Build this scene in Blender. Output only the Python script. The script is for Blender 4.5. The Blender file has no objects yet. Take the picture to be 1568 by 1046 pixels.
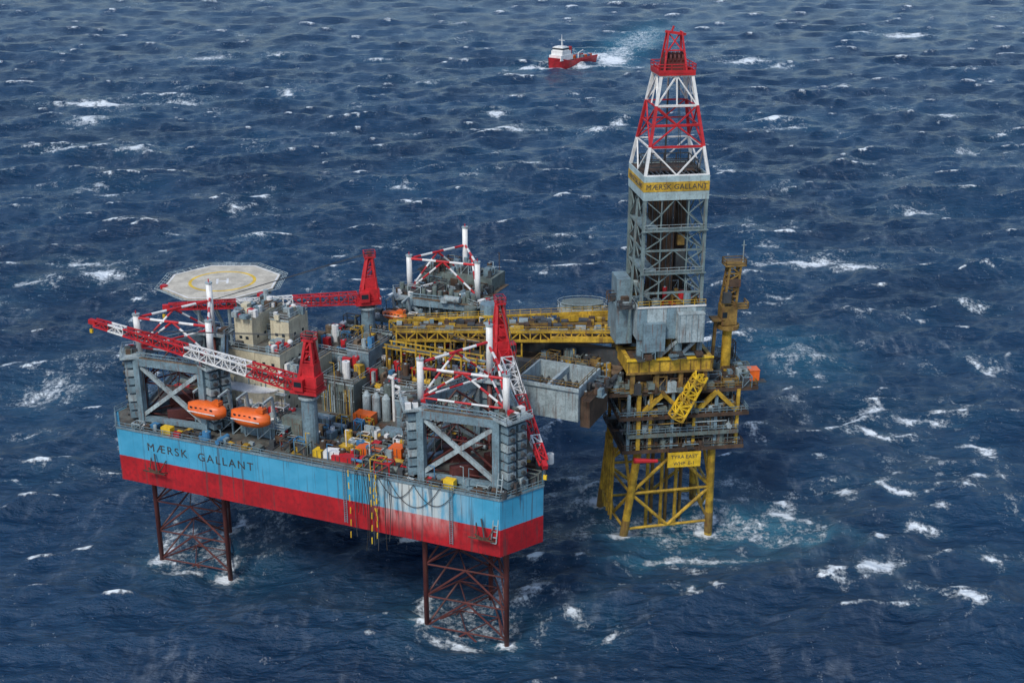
import bpy, math, random
import numpy as np
from mathutils import Vector, Matrix
random.seed(7)
rnd=random.random
def U(a,b): return a+(b-a)*rnd()
scene=bpy.context.scene
COL=scene.collection
# ------------------------------------------------------------------ materials
def new_mat(name):
    m=bpy.data.materials.new(name); m.use_nodes=True
    nt=m.node_tree; nt.nodes.clear()
    out=nt.nodes.new('ShaderNodeOutputMaterial'); b=nt.nodes.new('ShaderNodeBsdfPrincipled')
    nt.links.new(b.outputs[0],out.inputs[0])
    return m,nt,b
def mathn(nt,op,a,b=None,c=None,clamp=False):
    n=nt.nodes.new('ShaderNodeMath'); n.operation=op; n.use_clamp=clamp
    for i,x in enumerate((a,b,c)):
        if x is None: continue
        if isinstance(x,(int,float)): n.inputs[i].default_value=x
        else: nt.links.new(x,n.inputs[i])
    return n.outputs[0]
def mix(nt,f,a,b,blend='MIX'):
    n=nt.nodes.new('ShaderNodeMix'); n.data_type='RGBA'; n.blend_type=blend
    for s,x in ((n.inputs['Factor'],f),(n.inputs['A'],a),(n.inputs['B'],b)):
        if isinstance(x,(int,float)): s.default_value=x
        elif isinstance(x,tuple): s.default_value=(x[0],x[1],x[2],1)
        else: nt.links.new(x,s)
    return n.outputs['Result']
def sstep(nt,x,a,b):
    n=nt.nodes.new('ShaderNodeMapRange'); n.interpolation_type='SMOOTHSTEP'
    nt.links.new(x,n.inputs[0]); 
    n.inputs[1].default_value=a;n.inputs[2].default_value=b;n.inputs[3].default_value=0;n.inputs[4].default_value=1
    return n.outputs[0]
def noise(nt,vec,scale,detail=4,rough=.55,sc=(1,1,1),loc=(0,0,0)):
    mp=nt.nodes.new('ShaderNodeMapping'); mp.inputs['Scale'].default_value=sc; mp.inputs['Location'].default_value=loc
    nt.links.new(vec,mp.inputs[0])
    n=nt.nodes.new('ShaderNodeTexNoise'); n.inputs['Scale'].default_value=scale; n.inputs['Detail'].default_value=detail; n.inputs['Roughness'].default_value=rough
    nt.links.new(mp.outputs[0],n.inputs['Vector'])
    return n.outputs['Fac']
RUST=(.15,.06,.03)
def paint(name,col,rough=.55,rust=.35,dirt=.5,var=.18):
    m,nt,b=new_mat(name)
    g=nt.nodes.new('ShaderNodeNewGeometry').outputs['Position']
    c1=tuple(min(1,x*(1+var)) for x in col); c2=tuple(x*(1-var*1.6) for x in col)
    base=mix(nt,sstep(nt,noise(nt,g,.45,5),.3,.7),c2,c1)
    fine=sstep(nt,noise(nt,g,2.6,5,.7),.42,.75)
    base=mix(nt,mathn(nt,'MULTIPLY',fine,dirt),base,tuple(x*.3+.008 for x in col))
    st=sstep(nt,noise(nt,g,1.0,4,.6,(2.2,2.2,.22)),.52,.68)
    base=mix(nt,mathn(nt,'MULTIPLY',st,rust),base,RUST)
    nt.links.new(base,b.inputs['Base Color']); b.inputs['Roughness'].default_value=rough
    return m
M={}
M['grey']=paint('grey_blue_paint',(.18,.27,.315),.55,.5,.7)
M['lgrey']=paint('light_grey_paint',(.36,.44,.46),.55,.5,.7)
M['dgrey']=paint('dark_grey_steel',(.055,.063,.068))
M['green']=paint('grey_green_paint',(.15,.19,.175),.6,.55,.7)
M['tower']=paint('dark_grey_green_paint',(.17,.235,.24),.6,.5,.6)
M['deck']=paint('deck_plate',(.105,.11,.098),.8,.6,.8,.35)
M['deckb']=paint('brown_deck_plate',(.16,.115,.075),.8,.6,.8,.35)
M['red']=paint('red_paint',(.54,.02,.028),.5,.12,.5)
M['dred']=paint('dark_red_leg_steel',(.11,.028,.025),.6,.4,.6)
M['white']=paint('white_paint',(.78,.78,.76),.5,.2,.3,.08)
M['beige']=paint('cream_paint',(.62,.56,.40),.55,.32,.4,.12)
M['orange']=paint('orange_grp',(.78,.14,.02),.4,.05,.25,.1)
M['yellow']=paint('yellow_paint',(.56,.35,.035),.55,.6,.75,.3)
M['byellow']=paint('bright_yellow_paint',(.8,.52,.03),.5,.2,.35)
M['ochre']=paint('rusty_ochre_steel',(.25,.155,.037),.7,.7,.7,.35)
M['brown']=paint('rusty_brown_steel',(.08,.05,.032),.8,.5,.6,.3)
M['black']=paint('black_rubber',(.02,.02,.02),.7,.1,.2)
M['blue']=paint('blue_paint',(.05,.20,.38),.5,.2,.3)
M['cyan']=paint('light_blue_paint',(.10,.34,.50),.5,.2,.3)
M['band']=paint('pale_blue_grey_cladding',(.38,.50,.52),.5,.3,.45,.12)
M['hdeck']=paint('helideck_surface',(.56,.52,.43),.8,.2,.4,.14)
def glassm():
    m,nt,b=new_mat('window_glass'); b.inputs['Base Color'].default_value=(.02,.03,.04,1); b.inputs['Roughness'].default_value=.12
    return m
M['glass']=glassm()
def hullmat():
    m,nt,b=new_mat('hull_two_tone_paint')
    tc=nt.nodes.new('ShaderNodeTexCoord').outputs['Object']
    sx=nt.nodes.new('ShaderNodeSeparateXYZ'); nt.links.new(tc,sx.inputs[0])
    n1=noise(nt,tc,.25,4); n2=noise(nt,tc,1.2,5,.65)
    blue=mix(nt,sstep(nt,n1,.3,.7),(.045,.30,.48),(.075,.37,.57))
    red=mix(nt,sstep(nt,n1,.3,.7),(.36,.010,.016),(.50,.014,.022))
    red=mix(nt,mathn(nt,'MULTIPLY',sstep(nt,n2,.42,.72),.6),red,(.17,.012,.018))
    edge=mathn(nt,'ADD',sx.outputs[2],mathn(nt,'MULTIPLY',mathn(nt,'SUBTRACT',n2,.5),.25))
    isblue=sstep(nt,edge,26.45,26.6)
    a=sx.outputs[0]
    band=mathn(nt,'MULTIPLY',sstep(nt,a,44,51),mathn(nt,'SUBTRACT',1,sstep(nt,a,57,69)))
    st=noise(nt,tc,1.0,5,.65,(.5,.5,.10))
    fade=mathn(nt,'MULTIPLY',band,sstep(nt,st,.32,.58))
    bl=mix(nt,mathn(nt,'MULTIPLY',fade,.9),blue,(.60,.62,.58))
    lowfade=mathn(nt,'MULTIPLY',fade,sstep(nt,sx.outputs[2],22,27.5))
    rd=mix(nt,mathn(nt,'MULTIPLY',lowfade,.8),red,(.70,.45,.42))
    c=mix(nt,isblue,rd,bl)
    rs=sstep(nt,noise(nt,tc,1,3,.6,(1.4,1.4,.06)),.56,.67)
    c=mix(nt,mathn(nt,'MULTIPLY',rs,.6),c,(.07,.05,.05))
    w=mathn(nt,'FRACT',mathn(nt,'DIVIDE',a,3.1))
    seam=mathn(nt,'LESS_THAN',w,.03)
    c=mix(nt,mathn(nt,'MULTIPLY',seam,.22),c,(.02,.03,.04))
    sc=sstep(nt,noise(nt,tc,2.3,6,.75),.58,.72)
    c=mix(nt,mathn(nt,'MULTIPLY',sc,.5),c,(.10,.06,.05))
    nt.links.new(c,b.inputs['Base Color']); b.inputs['Roughness'].default_value=.5
    return m
M['hull']=hullmat()
# ------------------------------------------------------------------ mesh builder
class MB:
    def __init__(s): s.v=[];s.f=[]
    def beam(s,p,q,r,n=4,r2=None,up=None):
        p=Vector(p);q=Vector(q);d=q-p
        if d.length<1e-6: return
        d.normalize(); r2=r if r2 is None else r2
        u=Vector((0,0,1)) if abs(d.z)<.95 else Vector((1,0,0))
        x=d.cross(u).normalized(); y=x.cross(d)
        k=len(s.v); o=math.pi/n
        sc=1/math.cos(o) if n==4 else 1
        for c,rr in ((p,r),(q,r2)):
            for i in range(n):
                an=o+2*math.pi*i/n
                s.v.append(tuple(c+(x*math.cos(an)+y*math.sin(an))*rr*sc))
        for i in range(n):
            j=(i+1)%n; s.f.append((k+i,k+j,k+n+j,k+n+i))
        s.f.append(tuple(k+i for i in range(n))[::-1]); s.f.append(tuple(k+n+i for i in range(n)))
    def bb(s,a0,a1,b0,b1,z0,z1):
        k=len(s.v)
        for z in (z0,z1):
            for (x,y) in ((a0,b0),(a1,b0),(a1,b1),(a0,b1)): s.v.append((x,y,z))
        s.f+=[(k+3,k+2,k+1,k),(k+4,k+5,k+6,k+7)]
        for i in range(4):
            j=(i+1)%4; s.f.append((k+i,k+j,k+4+j,k+4+i))
    def box(s,c,sz,rz=0):
        k=len(s.v);cc,ss=math.cos(rz),math.sin(rz)
        for z in (-.5,.5):
            for (x,y) in ((-.5,-.5),(.5,-.5),(.5,.5),(-.5,.5)):
                X=x*sz[0];Y=y*sz[1]; s.v.append((c[0]+X*cc-Y*ss,c[1]+X*ss+Y*cc,c[2]+z*sz[2]))
        s.f+=[(k+3,k+2,k+1,k),(k+4,k+5,k+6,k+7)]
        for i in range(4):
            j=(i+1)%4; s.f.append((k+i,k+j,k+4+j,k+4+i))
    def prism(s,pts,z0,z1):
        k=len(s.v);n=len(pts)
        for z in (z0,z1):
            for p in pts: s.v.append((p[0],p[1],z))
        for i in range(n):
            j=(i+1)%n; s.f.append((k+i,k+j,k+n+j,k+n+i))
        s.f.append(tuple(k+i for i in range(n))[::-1]); s.f.append(tuple(k+n+i for i in range(n)))
    def rail(s,pts,z,h=1.1,closed=False,r=.05,step=2.2):
        P=list(pts)+([pts[0]] if closed else [])
        for i in range(len(P)-1):
            a=Vector((P[i][0],P[i][1],z));b=Vector((P[i+1][0],P[i+1][1],z))
            for hh in (h,h*.5): s.beam(a+Vector((0,0,hh)),b+Vector((0,0,hh)),r)
            n=max(1,int((b-a).length/step))
            for j in range(n+1):
                c=a.lerp(b,j/n); s.beam(c,c+Vector((0,0,h)),r)
class Root:
    def __init__(s,name,loc=(0,0,0),rz=0,scale=1):
        e=bpy.data.objects.new(name,None); COL.objects.link(e); e.empty_display_size=1
        e.location=loc; e.rotation_euler=(0,0,rz); s.e=e; s.parts={}
    def p(s,part,mat):
        k=(part,mat)
        if k not in s.parts: s.parts[k]=MB()
        return s.parts[k]
    def done(s,smooth=()):
        for (part,mat),mb in s.parts.items():
            if not mb.v: continue
            me=bpy.data.meshes.new(part); me.from_pydata(mb.v,[],mb.f); me.update()
            me.materials.append(M[mat]); o=bpy.data.objects.new(part,me); COL.objects.link(o); o.parent=s.e
            if part in smooth:
                for q in me.polygons: q.use_smooth=True
        return s.e
RL=(-63.74,236.41,0); RPHI=-.418
ZB,ZT=21.2,32.4
def rig(name): return Root(name,RL,RPHI)
LEGC=[(0,0),(62,0),(31,53.7)]
ANG=[math.radians(x) for x in (215.4,-24.6,95.4)]
def chord(c,k,r=9.22): return (c[0]+r*math.cos(ANG[k]),c[1]+r*math.sin(ANG[k]))
def lattice(get,p,q,w0,w1,n,r=.13,rb=.08,tri=False):
    p=Vector(p);q=Vector(q);d=(q-p).normalized()
    u=Vector((0,0,1)) if abs(d.z)<.95 else Vector((1,0,0)); x=d.cross(u).normalized(); y=x.cross(d).normalized()
    def cs(t):
        w=(w0+(w1-w0)*t)/2; c=p.lerp(q,t)
        return [c+x*w+y*w,c-x*w+y*w,c-x*w-y*w,c+x*w-y*w]
    for i in range(n):
        A=cs(i/n);B=cs((i+1)/n);mb=get(i)
        for j in range(4):
            mb.beam(A[j],B[j],r); jj=(j+1)%4
            mb.beam(A[j],A[jj],rb)
            if i%2: mb.beam(A[j],B[jj],rb)
            else: mb.beam(A[jj],B[j],rb)
# ------------------------------------------------------------------ HULL
hull_o=[(-9.85,-11.6),(71.6,-9.3),(76.3,-1.0),(71,12),(62,22),(50,60),(44,68),(20,68),(12,60),(-14,12),(-15,-6)]
R=rig('jack_up_rig')
R.p('hull','hull').prism(hull_o,ZB,ZT)
inset=[(x*.99+31*.01,y*.98+20*.02) for x,y in hull_o]
R.p('main_deck','deck').prism(inset,ZT+.004,ZT+.05)
R.p('deck_handrail','grey').rail(hull_o,ZT+.05,closed=True,r=.05)
for i in range(len(hull_o)):
    a=hull_o[i];b=hull_o[(i+1)%len(hull_o)]
    R.p('gunwale','grey').beam((a[0],a[1],ZT),(b[0],b[1],ZT),.17)
def text(root,txt,size,loc,rot,mat,name,ext=.02,sp=1.0):
    cu=bpy.data.curves.new(name,'FONT'); cu.body=txt; cu.size=size; cu.extrude=ext; cu.space_character=sp; cu.offset=.0
    cu.align_x='CENTER'; cu.align_y='CENTER'
    o=bpy.data.objects.new(name,cu); COL.objects.link(o); cu.materials.append(M[mat]); o.parent=root.e
    o.location=loc; o.rotation_euler=rot; return o
dirF=math.atan2(-9.3+11.6,71.6+9.85)
def frontpt(a,off=.06): return (a,-11.6+(a+9.85)*math.tan(dirF)-off)
fx,fy=frontpt(9.2)
text(R,'MÆRSK  GALLANT',2.35,(fx,fy,29.4),(math.radians(90),0,dirF),'dgrey','hull_name_lettering',sp=1.3)
def jackhouse(c,H):
    z0=ZT+.05;z1=46
    g=H.p('jacking_frame','grey')
    posts=[]
    for k in range(3):
        d=Vector((math.cos(ANG[k]),math.sin(ANG[k]),0));t=Vector((-d.y,d.x,0))
        C=Vector((c[0],c[1],0))
        pr=[C+d*9.6-t*2.5,C+d*9.6+t*2.5]
        posts.append(pr)
        for p in pr:
            g.beam((p.x,p.y,z0),(p.x,p.y,z1),.66)
            g.beam((p.x,p.y,z0),(p.x+d.x*-3,p.y+d.y*-3,z0+.3),.4)
        o=C+d*11.1
        for i in range(7):
            zz=z0+1+i*1.75
            for sgn in (-1,1):
                q=o+t*sgn*1.25
                H.p('jacking_units','grey' if (i+sgn)%3 else 'lgrey').box((q.x,q.y,zz+.6),(2.0,1.9,1.25),ANG[k])
                H.p('jacking_motors','dgrey').beam((q.x+d.x*1,q.y+d.y*1,zz+.6),(q.x+d.x*1.5,q.y+d.y*1.5,zz+.6),.4,8)
        H.p('jack_house_top','lgrey').box((o.x-d.x*.6,o.y-d.y*.6,z1+.2),(4.6,6.2,.4),ANG[k])
        H.p('jack_house_rail','lgrey').rail([tuple((o+d*1.6+t*3)[:2]),tuple((o+d*1.6-t*3)[:2]),tuple((o-d*2.8-t*3)[:2])],z1+.4,r=.05)
        for m_,n_ in (('red',1),('white',2),('green',3),('brown',3),('dgrey',2)):
            for j in range(n_):
                q=o-d*U(-.8,2.2)+t*U(-2.6,2.6); H.p('jack_house_gear_'+m_,m_).box((q.x,q.y,z1+.4+.4),(U(.5,1.3),U(.5,1.2),U(.6,1.4)),ANG[k])
    for k in range(3):
        a=posts[k][1];b=posts[(k+1)%3][0]
        for z,r in ((z1-.6,.7),(z0+1.0,.5)):
            g.beam((a.x,a.y,z),(b.x,b.y,z),r)
        m=(a+b)/2
        w=H.p('jack_frame_bracing','lgrey')
        w.beam((a.x,a.y,z0+1.5),(b.x,b.y,z1-1.2),.38); 
        w.beam((b.x,b.y,z0+1.52),(a.x,a.y,z1-1.18),.36)
        H.p('jack_frame_machinery','dred').box(((m.x*2+c[0])/3,(m.y*2+c[1])/3,z0+1.5),(5,1.5,3),U(0,1))
        H.p('upper_guide','grey').beam((a.x,a.y,z1+1.2),(b.x,b.y,z1+1.2),.12)
        H.p('upper_guide','grey').beam((a.x,a.y,z1+.6),(b.x,b.y,z1+.6),.08)
        d=(b-a).normalized(); nn=Vector((d.y,-d.x,0))
        H.p('top_catwalk','deckb').beam(a+nn*.2+Vector((0,0,z1+.22)),b+nn*.2+Vector((0,0,z1+.22)),.12)
        for s in range(9):
            q=a.lerp(b,(s+.5)/9); H.p('upper_guide','grey').beam((q.x,q.y,z1),(q.x,q.y,z1+1.2),.06)
            H.p('hanging_cables','dgrey').beam((q.x,q.y,z1-1),(q.x+U(-.5,.5),q.y,z1-U(2,8)),.06)
def leg(idx,tops):
    c=LEGC[idx]; R2=rig('jack_up_leg')
    zs=[-6,0.5,7,13.8,20.6,27,33.5,40,46.5,54]
    for k in range(3):
        x,y=chord(c,k)
        R2.p('leg_chord_lower','dred').beam((x,y,-6),(x,y,46.4),.48,10)
        R2.p('leg_rack','brown').beam((x,y,-6),(x,y,46.3),.12,4)
        R2.p('leg_chord_top','white').beam((x,y,46.4),(x,y,tops[k]),.62,12)
        R2.p('leg_chord_cap','lgrey').beam((x,y,tops[k]),(x,y,tops[k]+.25),.75,12)
        R2.p('leg_top_lamp','red').beam((x,y,tops[k]+.25),(x,y,tops[k]+.9),.12,6)
    for i in range(len(zs)-1):
        z0,z1=zs[i],zs[i+1]
        top=i>=8
        for k in range(3):
            a=chord(c,k);b=chord(c,(k+1)%3);m=((a[0]+b[0])/2,(a[1]+b[1])/2)
            mb=R2.p('leg_bracing','dred'); w=R2.p('leg_bracing_top_white','white');rd=R2.p('leg_bracing_top_red','red')
            if not top:
                mb.beam((*a,z0),(*b,z0),.17,6)
                mb.beam((*a,z0),(*m,z1),.2,6); mb.beam((*b,z0),(*m,z1),.2,6)
            else:
                z1=min(tops[k],tops[(k+1)%3])-.6
                def rw(p,q,r):
                    p=Vector(p);q=Vector(q)
                    n=5
                    for j in range(n):
                        (w if j%2 else rd).beam(p.lerp(q,j/n),p.lerp(q,(j+1)/n),r,8)
                rw((*a,z0+.8),(*b,z0+.8),.2); rw((*a,z1),(*b,z1),.26)
                rw((*a,z0+.8),(*m,z1),.22); rw((*b,z0+.8),(*m,z1),.22)
        if not top:
            ms=[((chord(c,k)[0]+chord(c,(k+1)%3)[0])/2,(chord(c,k)[1]+chord(c,(k+1)%3)[1])/2) for k in range(3)]
            for k in range(3): R2.p('leg_bracing','dred').beam((*ms[k],z0),(*ms[(k+1)%3],z0),.12,6)
    R2.done(smooth=('leg_chord_lower','leg_chord_top'))
leg(0,(54,54.5,57)); leg(1,(54.5,53.5,57)); leg(2,(55,55,58.5))
for c in LEGC: jackhouse(c,R)
R.done()
# ---------------- accommodation
A=rig('accommodation_block')
def windows(o,x0,x1,y,z,n,w=.7,h=.6,axis='x'):
    for i in range(n):
        t=x0+(x1-x0)*(i+.5)/n
        if axis=='x': o.bb(t-w/2,t+w/2,y-.03,y+.02,z,z+h)
        else: o.bb(y-.03,y+.02,t-w/2,t+w/2,z,z+h)
D=ZT+.05
def block(Ro,nm,a0,a1,b0,b1,z0,z1,mat,win=True,levels=None,roof='deck'):
    Ro.p(nm,mat).bb(a0,a1,b0,b1,z0,z1)
    Ro.p(nm+'_roof',roof).bb(a0+.15,a1-.15,b0+.15,b1-.15,z1,z1+.06)
    Ro.p(nm+'_trim','lgrey').bb(a0-.12,a1+.12,b0-.12,b0-.001,z1-.25,z1+.02)
    Ro.p('roof_rail','lgrey').rail([(a0,b0),(a1,b0),(a1,b1),(a0,b1)],z1+.06,closed=True,r=.045)
    n=int((z1-z0)/3)
    if win:
        for i in range(n):
            windows(Ro.p('windows','glass'),a0+.6,a1-.6,b0-.02,z0+1.3+3*i,max(2,int((a1-a0)/2.1)))
            windows(Ro.p('windows','glass'),b0+.6,b1-.6,a1+.02,z0+1.3+3*i,max(2,int((b1-b0)/2.4)),axis='y')
    for i in range(1,n): Ro.p('deck_edges','lgrey').bb(a0-.1,a1+.1,b0-.1,b0-.001,z0+3*i-.08,z0+3*i+.08)
block(A,'lower_house',3,19,4,22,D,41,'beige')
block(A,'mid_house',4.5,16.5,7,21,41.06,45,'beige')
block(A,'upper_house_left',4.8,9,9,20,45.06,51,'beige')
block(A,'upper_house_right',10.6,15,13,20,45.06,50,'beige')
block(A,'bridge_house',9.1,10.5,14,19,45.06,47,'lgrey',False)
pts=[]
for i in range(13):
    an=math.pi+math.pi*i/12; pts.append((11+6.8*math.cos(an),3.95+3.6*math.sin(an)))
A.p('rounded_bay','beige').prism(pts,D+3.2,39)
A.p('rounded_bay_roof','white').prism([(11+(x-11)*1.03,3.95+(y-3.95)*1.03) for x,y in pts],39,39.2)
A.p('vent_stack','lgrey').beam((6.5,18,51),(6.5,18,54),.5,10); A.p('vent_stack','white').beam((8,17,51),(8,17,53),.6,10)
for (x,y,z,r) in ((13,18,51,.8),(15.8,12,46,.6)):
    mb=A.p('satellite_domes','white')
    for i in range(5):
        t0=-math.pi/2+math.pi*i/5;t1=-math.pi/2+math.pi*(i+1)/5
        mb.beam((x,y,z+r*math.sin(t0)),(x,y,z+r*math.sin(t1)),max(.05,r*math.cos(t0)),12,max(.05,r*math.cos(t1)))
for i in range(60):
    x,y=U(4.8,16),U(7.5,20)
    if x<9.2 and y>8.5: z=51.06
    elif 10.4<x<15.2 and y>12.5: z=50.06
    elif 8.8<x<10.8: continue
    else: z=45.06
    h=U(.6,1.8); A.p('roof_units',random.choice(['lgrey','white','beige','grey','red','dgrey','brown'])).box((x,y,z+h/2),(U(.5,1.8),U(.5,1.6),h),0)
for i in range(16):
    x=U(3.2,18.8); h=U(37,41); A.p('wall_piping',random.choice(['lgrey','grey','brown','white'])).beam((x,3.8,D),(x,3.8,h),.1,6)
for i in range(10):
    x=U(16.8,18.8); y=U(5,21); h=U(.8,2.2); A.p('ledge_units',random.choice(['white','lgrey','dgrey'])).box((x,y,41.06+h/2),(U(.6,1.6),U(.6,1.6),h))
for zz in (35.5,38.5):
    A.p('external_walkway','lgrey').bb(2.0,19.9,2.9,3.95,zz-.12,zz)
    A.p('external_walkway_rail','white').rail([(2,2.95),(3.8,2.95)],zz); A.p('external_walkway_rail','white').rail([(18.2,2.95),(19.9,2.95)],zz)
A.done()
# ---------------- clutter helper
def container(Ro,a,b,z,L=6,W=2.4,Hh=2.5,mat='blue',rz=0):
    Ro.p('container_'+mat,mat).box((a,b,z+Hh/2),(L,W,Hh),rz)
    c,s=math.cos(rz),math.sin(rz)
    n=int(L/.8)
    for i in range(n+1):
        x=-L/2+L*i/n
        for sg in (-1,1):
            Ro.p('container_ribs','dgrey' if i%3 else mat).box((a+x*c-sg*(W/2+.03)*s,b+x*s+sg*(W/2+.03)*c,z+Hh/2),(.12,.05,Hh*.96),rz)
def clutter(Ro,a0,a1,b0,b1,z,n,pal=('grey','lgrey','green','dgrey','brown','white','red','yellow','blue','deckb','dgrey','green','brown'),hm=2.2):
    for i in range(n):
        a,b=U(a0,a1),U(b0,b1); m=random.choice(pal); t=rnd(); q=Ro.p('equipment_'+m,m)
        rz=random.choice((0,math.pi/2,0,U(-.3,.3)))
        if t<.35: q.box((a,b,z+.1),(U(.8,3),U(.7,2),.2),rz); q.box((a,b,z+.2+U(.2,hm)/2),(U(.6,2.4),U(.5,1.6),U(.4,hm)),rz)
        elif t<.5:
            h=U(.8,hm*1.3); q.beam((a,b,z),(a,b,z+h),U(.3,1.0),12); Ro.p('tank_caps','lgrey').beam((a,b,z+h),(a,b,z+h+.15),.25,8)
        elif t<.62:
            L=U(1.5,4);dx,dy=math.cos(rz),math.sin(rz); q.beam((a-dx*L/2,b-dy*L/2,z+.8),(a+dx*L/2,b+dy*L/2,z+.8),U(.25,.7),12)
            for s in (-.3,.3): Ro.p('saddles','dgrey').box((a+dx*L*s,b+dy*L*s,z+.3),(.3,.9,.6),rz)
        elif t<.76:
            L=U(3,7);dx,dy=math.cos(rz),math.sin(rz)
            for k in range(int(U(3,7))):
                o=k*.32; q.beam((a-dx*L/2-dy*o,b-dy*L/2+dx*o,z+.3),(a+dx*L/2-dy*o,b+dy*L/2+dx*o,z+.3),.12,6)
        elif t<.9:
            w,l,h=U(1,2.4),U(1.5,3.5),U(1,hm*1.2)
            for X in (-l/2,l/2):
                for Y in (-w/2,w/2): q.beam((a+X,b+Y,z),(a+X,b+Y,z+h),.08)
            for Y in (-w/2,w/2):
                q.beam((a-l/2,b+Y,z+h),(a+l/2,b+Y,z+h),.08); q.beam((a-l/2,b+Y,z),(a+l/2,b+Y,z+h),.05)
            for X in (-l/2,l/2): q.beam((a+X,b-w/2,z+h),(a+X,b+w/2,z+h),.08)
            Ro.p('skid_loads','dgrey').box((a,b,z+h*.35),(l*.7,w*.7,h*.6),0)
        else:
            h=U(2,5); q.beam((a,b,z),(a,b,z+h),.09,6); q.beam((a,b,z+h),(a+U(-1.5,1.5),b,z+h),.07,6)
# ---------------- deck houses
E=rig('deck_machinery_house')
block(E,'engine_house',22.5,30,12,34,D,39,'green',False)
block(E,'pump_house',30.3,36,15,30,D,36.5,'deckb',False)
block(E,'mud_house',36.5,50,18,42,D,38,'green',False,roof='deckb')
block(E,'sack_store',41,46,9,15,D,39,'grey',False)
block(E,'switch_room',24,29,20,30,39.06,43,'grey',False)
block(E,'scr_house',12,22,24,40,D,40,'grey',True)
block(E,'store_house',-8,2,12,22,D,38,'grey',True)
block(E,'cement_unit',47,52.5,8,16,D,36,'green',False)
block(E,'aft_house',20,46,43,47,D,38,'green',False)
block(E,'driller_store',50.5,58,14,30,D,36.5,'green',False,roof='deckb')
clutter(E,23,30,12.5,33,39.1,50,hm=3); clutter(E,30.3,36,15,30,36.6,50,hm=3.5); clutter(E,37,50,19,41,38.1,170,hm=3.2); clutter(E,12.5,21.5,25,39,40.1,44,hm=2.8)
clutter(E,-7.5,1.5,12.5,21.5,38.1,20); clutter(E,20,46,43,47,38.1,34); clutter(E,51,58,15,29,36.6,50,hm=3); clutter(E,24.3,28.7,20.5,29.5,43.1,10)
for i in range(40):
    a=U(22.7,29.8); E.p('wall_pipes',random.choice(['lgrey','dgrey','yellow','brown'])).beam((a,11.85,D),(a,11.85,U(36,39.5)),.1,6)
for i in range(34):
    a=U(36.7,49.8); E.p('wall_pipes',random.choice(['lgrey','dgrey','brown','red'])).beam((a,17.85,D),(a,17.85,U(35,39)),.1,6)
for (b_,z_,m_) in ((24,42.5,'yellow'),(33,43,'ochre'),(38,42,'grey')):
    for i in range(7): E.p('pipe_rack_posts',m_).beam((31+i*3.4,b_,37.5),(31+i*3.4,b_,z_+1.2),.16); E.p('pipe_rack_posts',m_).beam((31+i*3.4,b_+2.2,37.5),(31+i*3.4,b_+2.2,z_+1.2),.16); E.p('pipe_rack_posts',m_).beam((31+i*3.4,b_,z_),(31+i*3.4,b_+2.2,z_),.14)
    for j in range(6): E.p('rack_pipes',random.choice(['lgrey','dgrey','brown','yellow','grey'])).beam((30,b_+.2+j*.36,z_+.3),(53,b_+.2+j*.36,z_+.3),.13,6)
    for yy in (b_,b_+2.2): E.p('pipe_rack_posts',m_).beam((30.5,yy,z_+1.2),(52,yy,z_+1.2),.12)
for i in range(3):
    E.p('silos','lgrey').beam((32.5+i*2.2,12.8,D),(32.5+i*2.2,12.8,D+4.6),.85,14); E.p('silo_cones','lgrey').beam((32.5+i*2.2,12.8,D+4.6),(32.5+i*2.2,12.8,D+5.5),.85,14,.3)
for (a_,b_,h_) in ((38.5,13,9),(39.6,13.6,7),(40.2,24,7)): E.p('white_vents','white').beam((a_,b_,D),(a_,b_,D+h_),.3,10); E.p('white_vent_heads','white').beam((a_,b_,D+h_),(a_-.9,b_-.4,D+h_+.5),.34,10)
E.done()
K=rig('deck_cargo')
clutter(K,22,54,-8,7.5,D,210); clutter(K,-9,22,-10.5,-8.5,D,22,hm=1.2); clutter(K,54,72,-8.5,-6.5,D,18,hm=1.2)
clutter(K,46,60,6,14,D,40); clutter(K,-12,3,8,12,D,12); clutter(K,46,60,31,44,D,40); clutter(K,9,20,44,58,D,16); clutter(K,70,74,-6,8,D,18)
container(K,42.5,-2.5,D,6,2.4,1.6,'orange'); container(K,39,-6.3,D,5,2,1.0,'red',.05); container(K,47.3,-1.5,D,2.6,2.4,2.4,'orange',0)
container(K,33.5,-6.6,D,1.8,1.8,1.4,'byellow'); container(K,50.5,3.6,D,5,2.2,2.4,'green'); container(K,36,-6,D,3,2,1.4,'white',.2)
container(K,44,4.5,D,6,2.4,2.5,'grey'); container(K,27,4.5,D,5,2.4,2.5,'grey'); container(K,34,9.5,D,4,2.4,2.4,'orange')
for i in range(16): K.p('drill_pipe_rack','lgrey' if i%4 else 'brown').beam((44,-7.6+i*.24,D+.25),(53,-7.6+i*.24,D+.25),.1,6)
K.p('yellow_gear_locker','byellow').box((1.5,-10.2,D+.8),(2.2,1.4,1.5)); K.p('yellow_gear_locker','byellow').box((61.6,-8.6,D+.9),(2,1.4,1.7))
K.p('yellow_gear_locker','byellow').box((3.8,-9.8,D+.4),(1.2,1.4,.7));K.p('red_gear_locker','red').box((4,-10.6,D+.5),(1.5,.8,1.0))
K.done()
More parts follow.
